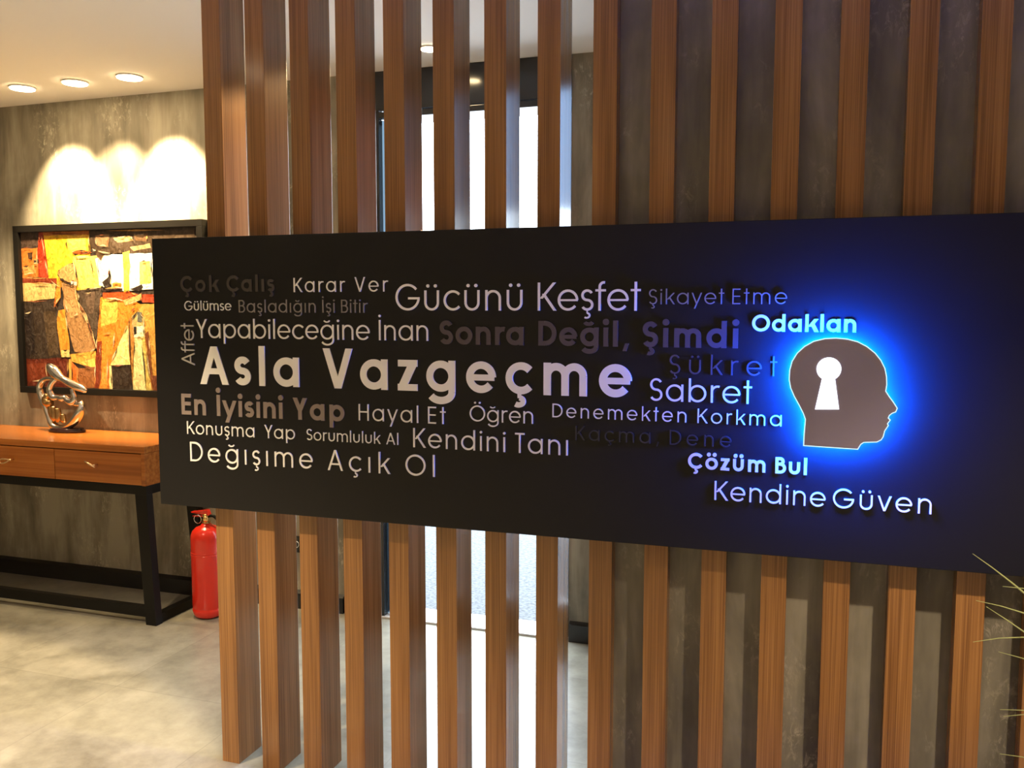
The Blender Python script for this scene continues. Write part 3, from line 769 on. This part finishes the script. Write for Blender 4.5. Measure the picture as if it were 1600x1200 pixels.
LET = {
    'cream': simple('cream_letter', (0.90, 0.89, 0.84), 0.35),
    'white': simple('white_letter', (0.85, 0.85, 0.86), 0.3),
    'grey': simple('grey_letter', (0.26, 0.24, 0.225), 0.35),
    'silver': simple('silver_letter', (0.46, 0.44, 0.40), 0.35),
    'taupe': simple('taupe_letter', (0.27, 0.215, 0.185), 0.35),
    'umber': simple('umber_mirroring_letter', (0.085, 0.068, 0.072), 0.3),  # these dark tones imitate steel letters mirroring dim surroundings
    'dark': simple('charcoal_mirroring_letter', (0.060, 0.051, 0.045), 0.3),
    'black': simple('black_mirroring_letter', (0.030, 0.030, 0.034), 0.3),
}

# ------------------------------------------------------------------ the room
X0, X1, Y0 = -4.2, 4.2, -5.2
DX0, DX1, DZ = -0.10, 0.80, 2.31       # doorway
struct('floor', B(X0 - .1, X1 + .1, Y0 - .1, BACK + .02, -0.10, 0.0), M_floor)
struct('ceiling', B(X0 - .1, X1 + .1, Y0 - .1, BACK + .16, CEIL, CEIL + .12), M_ceiling)
bm = bmesh.new()
box(bm, X0 - .1, DX0 - .20, BACK, BACK + .15, 0, CEIL)
box(bm, DX1 + .004, 1.40, BACK, BACK + .15, 0, CEIL)
box(bm, 2.70, X1 + .1, BACK, BACK + .15, 0, CEIL)
box(bm, 1.40, 2.70, BACK, BACK + .15, 2.42, CEIL)
box(bm, 1.40, 2.70, BACK, BACK + .15, 0, .12)
box(bm, DX0 - .20, DX1 + .004, BACK + .02, BACK + .15, DZ + .03, CEIL)
struct('wall_back', bm, M_plaster)
struct('wall_left', B(X0 - .12, X0, Y0, BACK, 0, CEIL), M_plaster)
struct('wall_right', B(X1, X1 + .12, Y0, BACK, 0, CEIL), M_paint)
struct('wall_front', B(X0, X1, Y0 - .12, Y0, 0, CEIL), M_paint)
bm = B(8 * PITCHX + 0.012, X1, NICHE, NICHE + .10, 0, CEIL)
struct('wall_screen', bm, M_niche)
# baseboards with a small bevelled top
def skirt(x0, x1):
    b = bmesh.new()
    hexa(b, [(x0, BACK - .022, 0), (x1, BACK - .022, 0), (x1, BACK, 0), (x0, BACK, 0)],
         [(x0, BACK - .022, .076), (x1, BACK - .022, .076), (x1, BACK, .088), (x0, BACK, .088)])
    return b
struct('baseboard_left', skirt(X0, DX0 - .20), M_skirt)
struct('baseboard_right', skirt(DX1 + .01, X1), M_skirt)

# doorway: glossy black header, slim black jambs, fixed tinted pane, stone sill
struct('trim_1', B(DX0 - .004, DX1 + .004, BACK - .012, BACK + .018, DZ + .028, CEIL - .001), M_clad)
d = thing('door_1', 'black framed open doorway to the bright outside', 'door', (DX0, BACK, 0))
del d['label'], d['category']
d['kind'] = 'structure'
bm = bmesh.new()
box(bm, DX0 - .20, DX0 + .012, BACK - .008, BACK + .03, 0, DZ + .027, .002)
box(bm, DX1 - .014, DX1, BACK - .008, BACK + .15, 0, DZ, .002)
box(bm, DX0 + .012, DX1, BACK - .008, BACK + .15, DZ - .004, DZ + .022, .002)
obj('door_frame', bm, M_clad, d)
obj('tinted_pane', B(DX0 - .18, DX0 + .10, BACK + .034, BACK + .042, .012, DZ - .006), M_tint, d)
obj('door_sill', B(DX0, DX1, BACK - .015, BACK + .15, 0.0005, .010, .002), M_sill, d)
w1 = bpy.data.objects.new('window_1', None); COL.objects.link(w1); w1.location = (1.40, BACK, .12); w1['kind'] = 'structure'
bm = bmesh.new()
for x0, x1, z0, z1 in ((1.40, 1.42, .12, 2.42), (2.68, 2.70, .12, 2.42), (1.42, 2.68, .12, .15), (1.42, 2.68, 2.39, 2.42), (2.03, 2.07, .15, 2.39)):
    box(bm, x0, x1, BACK + .04, BACK + .09, z0, z1)
obj('window_frame', bm, M_clad, w1)
obj('window_pane', B(1.421, 2.679, BACK + .062, BACK + .068, .151, 1.88), M_glass, w1)
obj('transom_pane', B(1.421, 2.679, BACK + .062, BACK + .068, 1.881, 2.389), M_transom, w1)
struct('ground', B(-14, 14, BACK + .15, BACK + 1.9, -.12, -.02), M_asphalt)
struct('bounce_ground', B(-14, 14, BACK + 1.9, 30, -.12, -.02), M_bounce_ground)  # added pale zone that throws daylight up onto the ceiling

# ------------------------------------------------------------------ ceiling lights
def downlight(x, y, label, group, lens, ring=.058, power=0, cone=60, tilt=0, pan=0, blend=.15, colour=WARM, soft=.03):
    t = thing('ceiling_light', label, 'ceiling light', (x, y, CEIL), group)
    b = bmesh.new()
    lathe(b, x, y, [(ring * .94, CEIL - .002), (ring * .95, CEIL - .007), (ring, CEIL - .006), (ring * 1.02, CEIL - .0005)], 32)
    obj('trim_ring', b, M_white, t, True)
    b = bmesh.new()
    lathe(b, x, y, [(0, CEIL - .0095), (ring * .5, CEIL - .0105), (ring * .93, CEIL - .0095), (ring * .93, CEIL - .003)], 32)
    obj('lens', b, lens, t, True)
    if power:
        ld = bpy.data.lights.new('spot_beam', 'SPOT')
        ld.energy = power; ld.color = colour; ld.spot_size = math.radians(cone); ld.spot_blend = blend
        ld.shadow_soft_size = soft
        lo = bpy.data.objects.new('spot_beam', ld); COL.objects.link(lo)
        lo.parent = t
        lo.location = (0, 0, -.03 - soft)
        lo.rotation_euler = (math.radians(tilt), 0, math.radians(pan))
    return t
G1 = 'recessed gallery downlights over the painting'
for x, pw, lb in ((-1.833, GALLERY_W, 'leftmost of the three lit ceiling downlights over the painting'),
              (-1.516, GALLERY_W * .6, 'middle of the three lit ceiling downlights over the painting'),
              (-1.203, GALLERY_W * 1.2, 'rightmost of the three lit ceiling downlights, nearest the slat screen')):
    downlight(x, 1.057, lb, G1, M_lens, power=pw, cone=67, tilt=27, blend=.55)
downlight(.272, 1.077, 'small lit ceiling downlight in front of the doorway, seen between two slats', None, M_lens, ring=.035,
          power=260, cone=50, tilt=-50, blend=.2)
G2 = 'room downlights above the near side of the screen'
downlight(2.70, -1.15, 'room downlight above the glowing head end of the sign', G2, M_lens_room, power=230, cone=100, blend=.5, colour=SOFT)
downlight(-.60, -1.15, 'room downlight above the left end of the sign', G2, M_lens_room, power=310, cone=100, blend=.5, colour=SOFT)
downlight(-1.70, -2.0, 'unseen added lamp over the open floor beside the screen', G2, M_lens_room, power=580, cone=95.2, blend=.04, colour=WARM)  # added lamp; its hard cone edge imitates the light edge across the floor
downlight(-2.6, .62, 'room downlight left of the console table', G2, M_lens_room, power=110, cone=110, blend=.6, colour=WARM)
for x, y, lb in ((1.0, -3.4, 'unseen added fill lamp behind the viewer'), (3.2, -3.6, 'unseen added fill lamp behind the viewer on the right'),
                 (-1.8, -3.6, 'unseen added fill lamp behind the viewer on the left')):
    downlight(x, y, lb, G2, M_lens_room, power=300, cone=95, blend=.8, colour=SOFT)  # unseen lamps added as ambient fill for the near side

# ------------------------------------------------------------------ slat screen
ORD = ['first', 'second', 'third', 'fourth', 'fifth', 'sixth', 'seventh', 'eighth', 'ninth', 'tenth', 'eleventh', 'twelfth',
       'thirteenth', 'fourteenth', 'fifteenth', 'sixteenth', 'seventeenth', 'eighteenth']
NOTE = ['at the free end beside the fire extinguisher', 'crossing behind the word Başladığın',
        'with slivers of black baseboard at both sides', 'just left of the blue tinted pane',
        'just right of the blue tinted pane', 'at the left part of the bright doorway', 'in the middle of the bright doorway',
        'at the right side of the bright doorway', 'covering the end of the dark plaster wall',
        'first one wholly against the dark plaster wall', 'second one against the dark plaster wall',
        'above the start of the word Odaklan', 'in line with the glowing keyhole',
        'in line with the nose of the head', 'last one fully in view at the right edge', 'behind the grass blades at the right edge',
        'past the grass plant at the right', 'farthest right beyond the grass plant']
GS = 'walnut slats of the room divider'
deep = shallow = None
for i in range(18):
    x = i * PITCHX
    dep = SLAT_D if i < 8 else NICHE
    src = deep if i < 8 else shallow
    if src is None:
        o = obj('wooden_slat', B(x, x + SLAT_W, 0, dep, 0, CEIL, .0012), M_slat, origin=(x, 0, 0))
        if i < 8: deep = o
        else: shallow = o
    else:
        o = src.copy(); COL.objects.link(o); o.location = (x, 0, 0)
    tag(o, '%s slat from the left, %s' % (ORD[i], NOTE[i]), 'slat', GS)

# ------------------------------------------------------------------ the sign
sign = thing('motivational_sign', 'long black wall sign covered in raised Turkish words with a blue glowing head', 'sign',
             ((SIGN[0] + SIGN[1]) / 2, 0, SIGN[2]))
obj('board', B(SIGN[0], SIGN[1], SIGN_Y0, SIGN_Y1, SIGN[2], SIGN[3], .0015), M_board, sign)
SHADE = {'cream': 'cream', 'white': 'bold white', 'grey': 'dim grey', 'silver': 'grey vertical', 'taupe': 'bold taupe',
         'umber': 'dark brown-grey', 'dark': 'bold charcoal', 'black': 'nearly black'}
for text, xa, za, xb, cap, wt, mk in PHRASES:
    if text == 'Affet':
        st = lettering(text, cap, xb - za, wt)
        place = lambda p: (xa - p[1], za + p[0])
    else:
        st = lettering(text, cap, xb - xa, wt)
        place = lambda p: (xa + p[0], za + p[1])
    o = obj('word', letters_mesh(st, place, SIGN_Y0, .003), LET[mk], sign)
    o['label'] = '%s word %s in raised letters' % (SHADE[mk], text)
# head emblem: acrylic plate held off the board, blue strip hidden behind it
emb = obj('head_emblem', prism_xz(bmesh.new(), HEAD, -.092, -.086), M_head, sign)
emb['label'] = 'taupe head profile plate with a keyhole'
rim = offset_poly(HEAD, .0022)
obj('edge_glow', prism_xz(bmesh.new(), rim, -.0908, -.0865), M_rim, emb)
(cx, cz), (ex, ez), (tx, tz) = KEY_CIRCLE
R = ((ex - cx) + (tz - cz)) / 2
hole = [(cx + R * math.cos(math.radians(a)), cz + R * math.sin(math.radians(a))) for a in range(-58, 239, 8)]
hole += [KEY_BASE[0], KEY_BASE[1]]
k = obj('keyhole', prism_xz(bmesh.new(), hole, -.0932, -.0910), M_key, emb)
k['label'] = 'white glowing keyhole'
inner = offset_poly(HEAD, -.004)
bm = bmesh.new()
a = [bm.verts.new((x, -.0845, z)) for x, z in inner]; b2 = [bm.verts.new((x, -.064, z)) for x, z in offset_poly(HEAD, -.026)]
for i in range(len(inner)):
    j = (i + 1) % len(inner)
    bm.faces.new((a[i], b2[i], b2[j], a[j]))
obj('led_strip', bm, M_led, emb)
for x, z in ((HEAD[4][0] + .05, HEAD[4][1]), (HEAD[0][0] + .04, HEAD[0][1] + .03), (HEAD[-1][0] - .05, HEAD[-1][1] + .04), (HEAD[15][0] - .02, HEAD[15][1] - .05)):
    obj('standoff', prism_xz(bmesh.new(), [(x + .006 * math.cos(t * math.pi / 6), z + .006 * math.sin(t * math.pi / 6)) for t in range(12)], -.086, SIGN_Y0), M_black, emb)

# ------------------------------------------------------------------ picture
FX0, FX1, FZ0, FZ1 = -2.207, -1.022, 1.008, 1.886
pic = thing('framed_painting', 'abstract orange and brown oil painting in a black frame on the plaster wall', 'painting',
            ((FX0 + FX1) / 2, BACK, FZ0))
bm = bmesh.new()
fw = .034
for x0, x1, z0, z1 in ((FX0, FX1, FZ1 - fw, FZ1), (FX0, FX1, FZ0, FZ0 + fw), (FX0, FX0 + fw, FZ0 + fw, FZ1 - fw), (FX1 - fw, FX1, FZ0 + fw, FZ1 - fw)):
    box(bm, x0, x1, BACK - .042, BACK, z0, z1, .002)
obj('frame', bm, M_frame, pic)
cols, slots = [], {}
def paint_mat(c):
    c = tuple(round(.84 * v ** 1.18, 3) for v in c)
    if c not in slots:
        m, n, l, p = new_mat('oil_paint')
        tc = n.new('ShaderNodeTexCoord')
        t = n.new('ShaderNodeTexNoise'); t.inputs['Scale'].default_value = 34; t.inputs['Detail'].default_value = 8
        t.inputs['Distortion'].default_value = 1.6
        mp = n.new('ShaderNodeMapping'); mp.inputs['Scale'].default_value = (1.2, 1, .8)
        l.new(tc.outputs['Object'], mp.inputs['Vector']); l.new(mp.outputs[0], t.inputs['Vector'])
        r = ramp(n, [(.36, tuple(v * .62 for v in c)), (.48, tuple(v * .92 for v in c)), (.68, tuple(min(.9, v * 1.15 + .02) for v in c))])
        l.new(t.outputs['Fac'], r.inputs['Fac']); l.new(r.outputs['Color'], p.inputs['Base Color'])
        p.inputs['Roughness'].default_value = .35
        bp = n.new('ShaderNodeBump'); bp.inputs['Strength'].default_value = .5; bp.inputs['Distance'].default_value = .006
        l.new(t.outputs['Fac'], bp.inputs['Height']); l.new(bp.outputs['Normal'], p.inputs['Normal'])
        slots[c] = len(cols); cols.append(m)
    return slots[c]
bm = bmesh.new()
IX0, IX1, IZ0, IZ1 = FX0 + fw, FX1 - fw, FZ0 + fw, FZ1 - fw
box(bm, IX0, IX1, BACK - .024, BACK - .002, IZ0, IZ1)
for f in bm.faces:
    f.material_index = paint_mat((.07, .05, .04))
rnd = random.Random(3)
for i, (c, poly) in enumerate(PATCHES):
    y = BACK - .0245 - i * .00008
    pts = []
    n = len(poly)
    for k in range(n):                        # ragged palette-knife edges
        (xa, za), (xb, zb) = poly[k], poly[(k + 1) % n]
        L = math.hypot(xb - xa, zb - za)
        q = max(1, int(L / .035))
        for s in range(q):
            t = s / q
            j = 0 if s == 0 else .0035
            pts.append((min(IX1 - .001, max(IX0 + .001, xa + (xb - xa) * t + rnd.uniform(-j, j))),
                        min(IZ1 - .001, max(IZ0 + .001, za + (zb - za) * t + rnd.uniform(-j, j)))))
    clean = [p for k, p in enumerate(pts) if math.dist(p, pts[k - 1]) > 1e-4]
    f = bm.faces.new([bm.verts.new((x, y, z)) for x, z in clean])
    f.material_index = paint_mat(c)
    f.normal_update()
    if f.normal.y > 0:
        f.normal_flip()
# thin palette-knife ridges along the patch edges, pale, dark and rust
nl = len(PATCHES)
for i, (c, poly) in enumerate(PATCHES):
    for k in range(len(poly)):
        (xa, za), (xb, zb) = poly[k], poly[(k + 1) % len(poly)]
        L = math.hypot(xb - xa, zb - za)
        if L < .03 or rnd.random() < .35:
            continue
        t0 = rnd.uniform(0, .3); t1 = rnd.uniform(.55, 1)
        wv = rnd.uniform(.0015, .005)
        nx, nz = -(zb - za) / L * wv, (xb - xa) / L * wv
        mid = (t0 + t1) / 2
        jx, jz = rnd.uniform(-.006, .006), rnd.uniform(-.006, .006)
        P3 = [(xa + (xb - xa) * t + (jx if t == mid else 0), za + (zb - za) * t + (jz if t == mid else 0)) for t in (t0, mid, t1)]
        ring = [P3[0], (P3[1][0] + nx, P3[1][1] + nz), P3[2], (P3[1][0] - nx, P3[1][1] - nz)]
        if any(not (IX0 < p[0] < IX1 and IZ0 < p[1] < IZ1) for p in ring):
            continue
        col = rnd.choice(((.62, .48, .30), (.70, .60, .42), (.05, .035, .028), (.06, .04, .03), (.30, .11, .05), (.55, .33, .12)))
        y = BACK - .0245 - nl * .00008 - i * .00002 - k * .000003
        f = bm.faces.new([bm.verts.new((x, y, z)) for x, z in ring])
        f.material_index = paint_mat(col)
        f.normal_update()
        if f.normal.y > 0:
            f.normal_flip()
bm.loops.layers.uv.new('keep')
obj('canvas', bm, cols, pic)

# ------------------------------------------------------------------ console table
TX1, TX0 = -1.093, -2.65
TY0, TY1 = .94, BACK - .002
TZ, TB = .823, .642
ct = thing('console_table', 'orange-brown wooden console table with drawers on a black trestle frame', 'table', ((TX0 + TX1) / 2, 1.1, 0))
obj('tabletop', B(TX0, TX1, TY0, TY1, TZ - .030, TZ, .0015), M_table, ct)
bm = bmesh.new()
box(bm, TX0, TX0 + .02, TY0, TY1, TB, TZ - .031, .001)
box(bm, TX1 - .02, TX1, TY0, TY1, TB, TZ - .031, .001)
box(bm, TX0 + .02, TX1 - .02, TY0 + .02, TY1, TB, TB + .014)
box(bm, TX0 + .02, TX1 - .02, TY1 - .014, TY1, TB + .014, TZ - .031)
obj('carcass', bm, M_table, ct)
dw = (TX1 - TX0 - .04) / 3
for i in range(3):
    x0 = TX0 + .02 + i * dw
    dr = obj('drawer', B(x0 + .0015, x0 + dw - .0015, TY0 + .001, TY0 + .02, TB + .002, TZ - .034, .001), M_table, ct)
    hx, hz = x0 + dw / 2, (TB + TZ - .03) / 2 + .008
    b = bmesh.new()
    tube(b, [(hx, TY0 + .002, hz), (hx, TY0 - .012, hz), (hx, TY0 - .022, hz)], [.005, .004, .006], 10)
    ang = 2.75 if i == 2 else 3.25
    dx, dz = math.cos(ang), math.sin(ang)
    if i == 2:
        tube(b, [(hx - dx * .012, TY0 - .024, hz - dz * .012), (hx + dx * .02, TY0 - .025, hz + dz * .02), (hx + dx * .05, TY0 - .026, hz + dz * .05)], [.0035, .005, .003], 10)
    else:
        loop = spline([(hx + .012, hz), (hx - .02, hz + .003), (hx - .05, hz + .002), (hx - .062, hz - .008), (hx - .05, hz - .018), (hx - .02, hz - .012), (hx, hz)], 4)
        tube(b, [(p[0], TY0 - .024, p[1]) for p in loop], .0035, 8)
    h = obj('handle', b, M_gold, dr, True)
    h['label'] = 'gold twig-shaped handle'
# black frame: rails under the box, splayed legs, floor bars
bm = bmesh.new()
box(bm, TX0, TX1, TY0 + .004, TY0 + .044, .600, TB - .001, .001)
box(bm, TX0, TX1, TY1 - .06, TY1 - .02, .600, TB - .001, .001)
box(bm, TX0, TX0 + .04, TY0 + .044, TY1 - .06, .600, TB - .001, .001)
box(bm, TX1 - .04, TX1, TY0 + .044, TY1 - .06, .600, TB - .001, .001)
obj('top_rail', bm, M_black, ct)
for sx, xe in ((1, TX1), (-1, TX0)):
    for yt, yf in ((TY0 + .004, .912), (TY1 - .06, TY1 - .075)):
        wt, wf = .064, .057
        xt0, xt1 = xe - sx * wt, xe
        xf0, xf1 = xe + sx * (.057 - wf), xe + sx * .057
        bot = [(min(xf0, xf1), yf, 0), (max(xf0, xf1), yf, 0), (max(xf0, xf1), yf + .042, 0), (min(xf0, xf1), yf + .042, 0)]
        top = [(min(xt0, xt1), yt, .600), (max(xt0, xt1), yt, .600), (max(xt0, xt1), yt + .04, .600), (min(xt0, xt1), yt + .04, .600)]
        obj('leg', hexa(bmesh.new(), bot, top), M_black, ct)
bm = bmesh.new()
box(bm, TX0 - .01, TX1 + .01, .918, .950, .034, .082, .001)
for xe in (TX1 + .012, TX0 - .052):
    box(bm, xe, xe + .04, .954, TY1 - .076, .002, .045, .001)
obj('floor_rail', bm, M_black, ct)

# ------------------------------------------------------------------ sculpture
sy = 1.23
sc = thing('metal_sculpture', 'abstract polished silver sculpture with bronze fingers on a black oval base', 'sculpture', (-1.828, sy, TZ))
bm = bmesh.new()
lathe(bm, -1.828, sy, [(0, TZ + .0005), (.103, TZ + .0005), (.108, TZ + .004), (.108, TZ + .010), (.098, TZ + .013), (.098, TZ + .019), (.093, TZ + .022), (0, TZ + .022)], 48, 1.0, .55)
obj('base', bm, M_pedestal, sc, True)
def sweep(key, y=0.0, flat=.8, depth=None):
    pts = spline(SCULPT[key], 6)
    b = bmesh.new()
    n = len(pts)
    ys = [sy + y + (depth(i / (n - 1)) if depth else 0) for i in range(n)]
    tube(b, [(p[0], yy, max(p[1], TZ + .022)) for p, yy in zip(pts, ys)], [max(.002, p[2]) for p in pts], 16, flat)
    return b
obj('loop', sweep('loop', 0, 1.2, lambda t: .018 * math.sin(t * 6.3)), M_chrome, sc, True)
obj('crest', sweep('head', -.006, .8, lambda t: -.01 * math.sin(t * 3.1)), M_chrome, sc, True)
obj('inner_branch', sweep('inner', -.012, .9), M_chrome, sc, True)
obj('link', sweep('tie', -.004, .9), M_chrome, sc, True)
obj('knuckle', sweep('knuckle', -.012, .9), M_bronze, sc, True)
for kf, yy in (('finger_a', -.010), ('finger_b', -.018), ('finger_c', -.020), ('finger_d', -.014)):
    obj('finger', sweep(kf, yy, 1.0), M_bronze, sc, True)

# ------------------------------------------------------------------ fire extinguisher
EX, EY, ER = -.895, 1.105, .073
fe = thing('fire_extinguisher', 'red fire extinguisher standing on the floor beside the console table', 'fire extinguisher', (EX, EY, 0))
bm = bmesh.new()
lathe(bm, EX, EY, [(0, .006), (ER * .72, .002), (ER * .88, .010), (ER * .95, .022), (ER, .034), (ER, .046), (ER * .975, .049), (ER, .052),
                   (ER, .375), (ER * .98, .394), (ER * .88, .414), (ER * .66, .430), (ER * .36, .438), (ER * .3, .446), (0, .446)], 48)
obj('cylinder', bm, M_red, fe, True)
bm = bmesh.new()
for z in (.300, .312):
    lathe(bm, EX, EY, [(ER * .99, z), (ER * 1.02, z + .002), (ER * 1.02, z + .004), (ER * .99, z + .006)], 40)
obj('bracket_band', bm, M_red, fe, True)
bm = bmesh.new()
lathe(bm, EX, EY, [(0, .446), (.018, .446), (.020, .456), (.013, .460), (.013, .476), (.017, .480), (.017, .492), (0, .494)], 20)
obj('valve', bm, M_brass, fe, True)
bm = bmesh.new()
hexa(bm, [(EX - .075, EY - .010, .494), (EX + .022, EY - .012, .488), (EX + .022, EY + .012, .488), (EX - .075, EY + .010, .494)],
     [(EX - .078, EY - .009, .499), (EX + .012, EY - .012, .513), (EX + .012, EY + .012, .513), (EX - .078, EY + .009, .499)])
hexa(bm, [(EX - .07, EY - .008, .476), (EX - .01, EY - .010, .478), (EX - .01, EY + .010, .478), (EX - .07, EY + .008, .476)],
     [(EX - .07, EY - .008, .480), (EX - .01, EY - .010, .486), (EX - .01, EY + .010, .486), (EX - .07, EY + .008, .480)])
obj('squeeze_lever', bm, M_red, fe)
bm = bmesh.new()
ring = [(EX - .034 + .020 * math.cos(t * math.pi / 8), EY - .018, .468 + .020 * math.sin(t * math.pi / 8)) for t in range(17)]
tube(bm, ring, .0018, 6)
obj('pin_ring', bm, M_chrome, fe, True)
bm = bmesh.new()
tube(bm, [(EX + .008, EY - .012, .474), (EX + .016, EY - .026, .474), (EX + .018, EY - .032, .474)], [.006, .015, .013], 16)
obj('gauge', bm, M_brass, fe, True)
bm = bmesh.new()
hp = spline([(EX + .012, EY, .482), (EX + .04, EY + .002, .484), (EX + .062, EY + .006, .462), (EX + .070, EY + .01, .43), (EX + .079, EY + .014, .38), (EX + .084, EY + .015, .25)], 6)
tube(bm, hp, .0075, 10)
obj('hose', bm, M_black, fe, True)

# ------------------------------------------------------------------ grass plant at the right edge
PX, PY, PZ = 2.52, -.40, .46
pl = thing('grass_plant', 'ornamental grass with thin arching green blades at the right edge of the sign', 'plant', (PX, PY, 0))
bm = bmesh.new()
lathe(bm, PX, PY, [(0, .001), (.11, .001), (.12, .01), (.155, .44), (.16, .46), (.145, .46), (.14, .42), (0, .42)], 40)
obj('pot', bm, M_pot, pl, True)
bm = bmesh.new()
lathe(bm, PX, PY, [(0, .4205), (.139, .4205), (.12, .432), (0, .44)], 32)
obj('soil', bm, M_soil, pl, True)
def blade(bm, p0, p1, p2, w):
    n = 14
    prev = None
    for i in range(n + 1):
        t = i / n
        p = Vector(p0) * (1 - t) ** 2 + Vector(p1) * 2 * t * (1 - t) + Vector(p2) * t * t
        tg = (Vector(p1) - Vector(p0)) * (1 - t) + (Vector(p2) - Vector(p1)) * t
        s = tg.cross(Vector((0, 1, 0.15))).normalized()
        ww = w * (1 - .85 * t ** 3)
        nn = s.cross(tg).normalized() * ww * .25
        row = [bm.verts.new(p + s * ww), bm.verts.new(p + nn), bm.verts.new(p - s * ww), bm.verts.new(p - nn)]
        if prev:
            for k in range(4):
                bm.faces.new((prev[k], prev[(k + 1) % 4], row[(k + 1) % 4], row[k]))
        prev = row
    bm.faces.new(prev)
bm = bmesh.new()
TIPS = [((2.057, .975), (.091, -.061), .30), ((2.067, .882), (.085, -.010), .32), ((2.065, .798), (.085, .028), .34), ((2.085, .872), (.06, -.035), .30),
        ((2.110, .784), (.04, -.006), .30), ((2.118, .668), (.035, .006), .28), ((2.121, .578), (.03, 0), .26), ((2.125, .655), (.03, .01), .28), ((2.112, .915), (.03, .002), .3)]
rg = random.Random(5)
for (tx, tz), (dx, dz), L in TIPS:
    m = math.hypot(dx, dz)
    blade(bm, (PX + rg.uniform(-.05, .05), PY + rg.uniform(-.05, .05), .43), (tx + dx / m * L, PY + rg.uniform(-.02, .02), tz + dz / m * L), (tx, PY, tz), .0033)
for k in range(110):
    a = rg.uniform(0, 6.283)
    rr = rg.uniform(.12, .42)
    x2 = PX + rr * math.cos(a)
    if x2 < 2.30:
        continue
    zt = rg.uniform(.55, 1.02)
    blade(bm, (PX + rg.uniform(-.08, .08), PY + rg.uniform(-.08, .08), .43),
          (PX + rr * .35 * math.cos(a), PY + rr * .35 * math.sin(a), zt + .15), (x2, PY + min(.3, rr * math.sin(a)), zt), .0028)
obj('blades', bm, M_blade, pl)

# small black plate, purpose unclear, on the gallery wall behind the third slat
sk = thing('wall_plate', 'small black plate on the back wall seen through the second gap', 'outlet', (-.553, BACK, .35))
obj('cover_plate', B(-.60, -.515, BACK - .010, BACK, .275, .355, .003), M_skirt, sk)
bm = bmesh.new()
tube(bm, [(-.557 + .016 * math.cos(t * math.pi / 8), BACK - .011, .315 + .016 * math.sin(t * math.pi / 8)) for t in range(17)], .0016, 6)
obj('plate_ring', bm, M_white, sk, True)
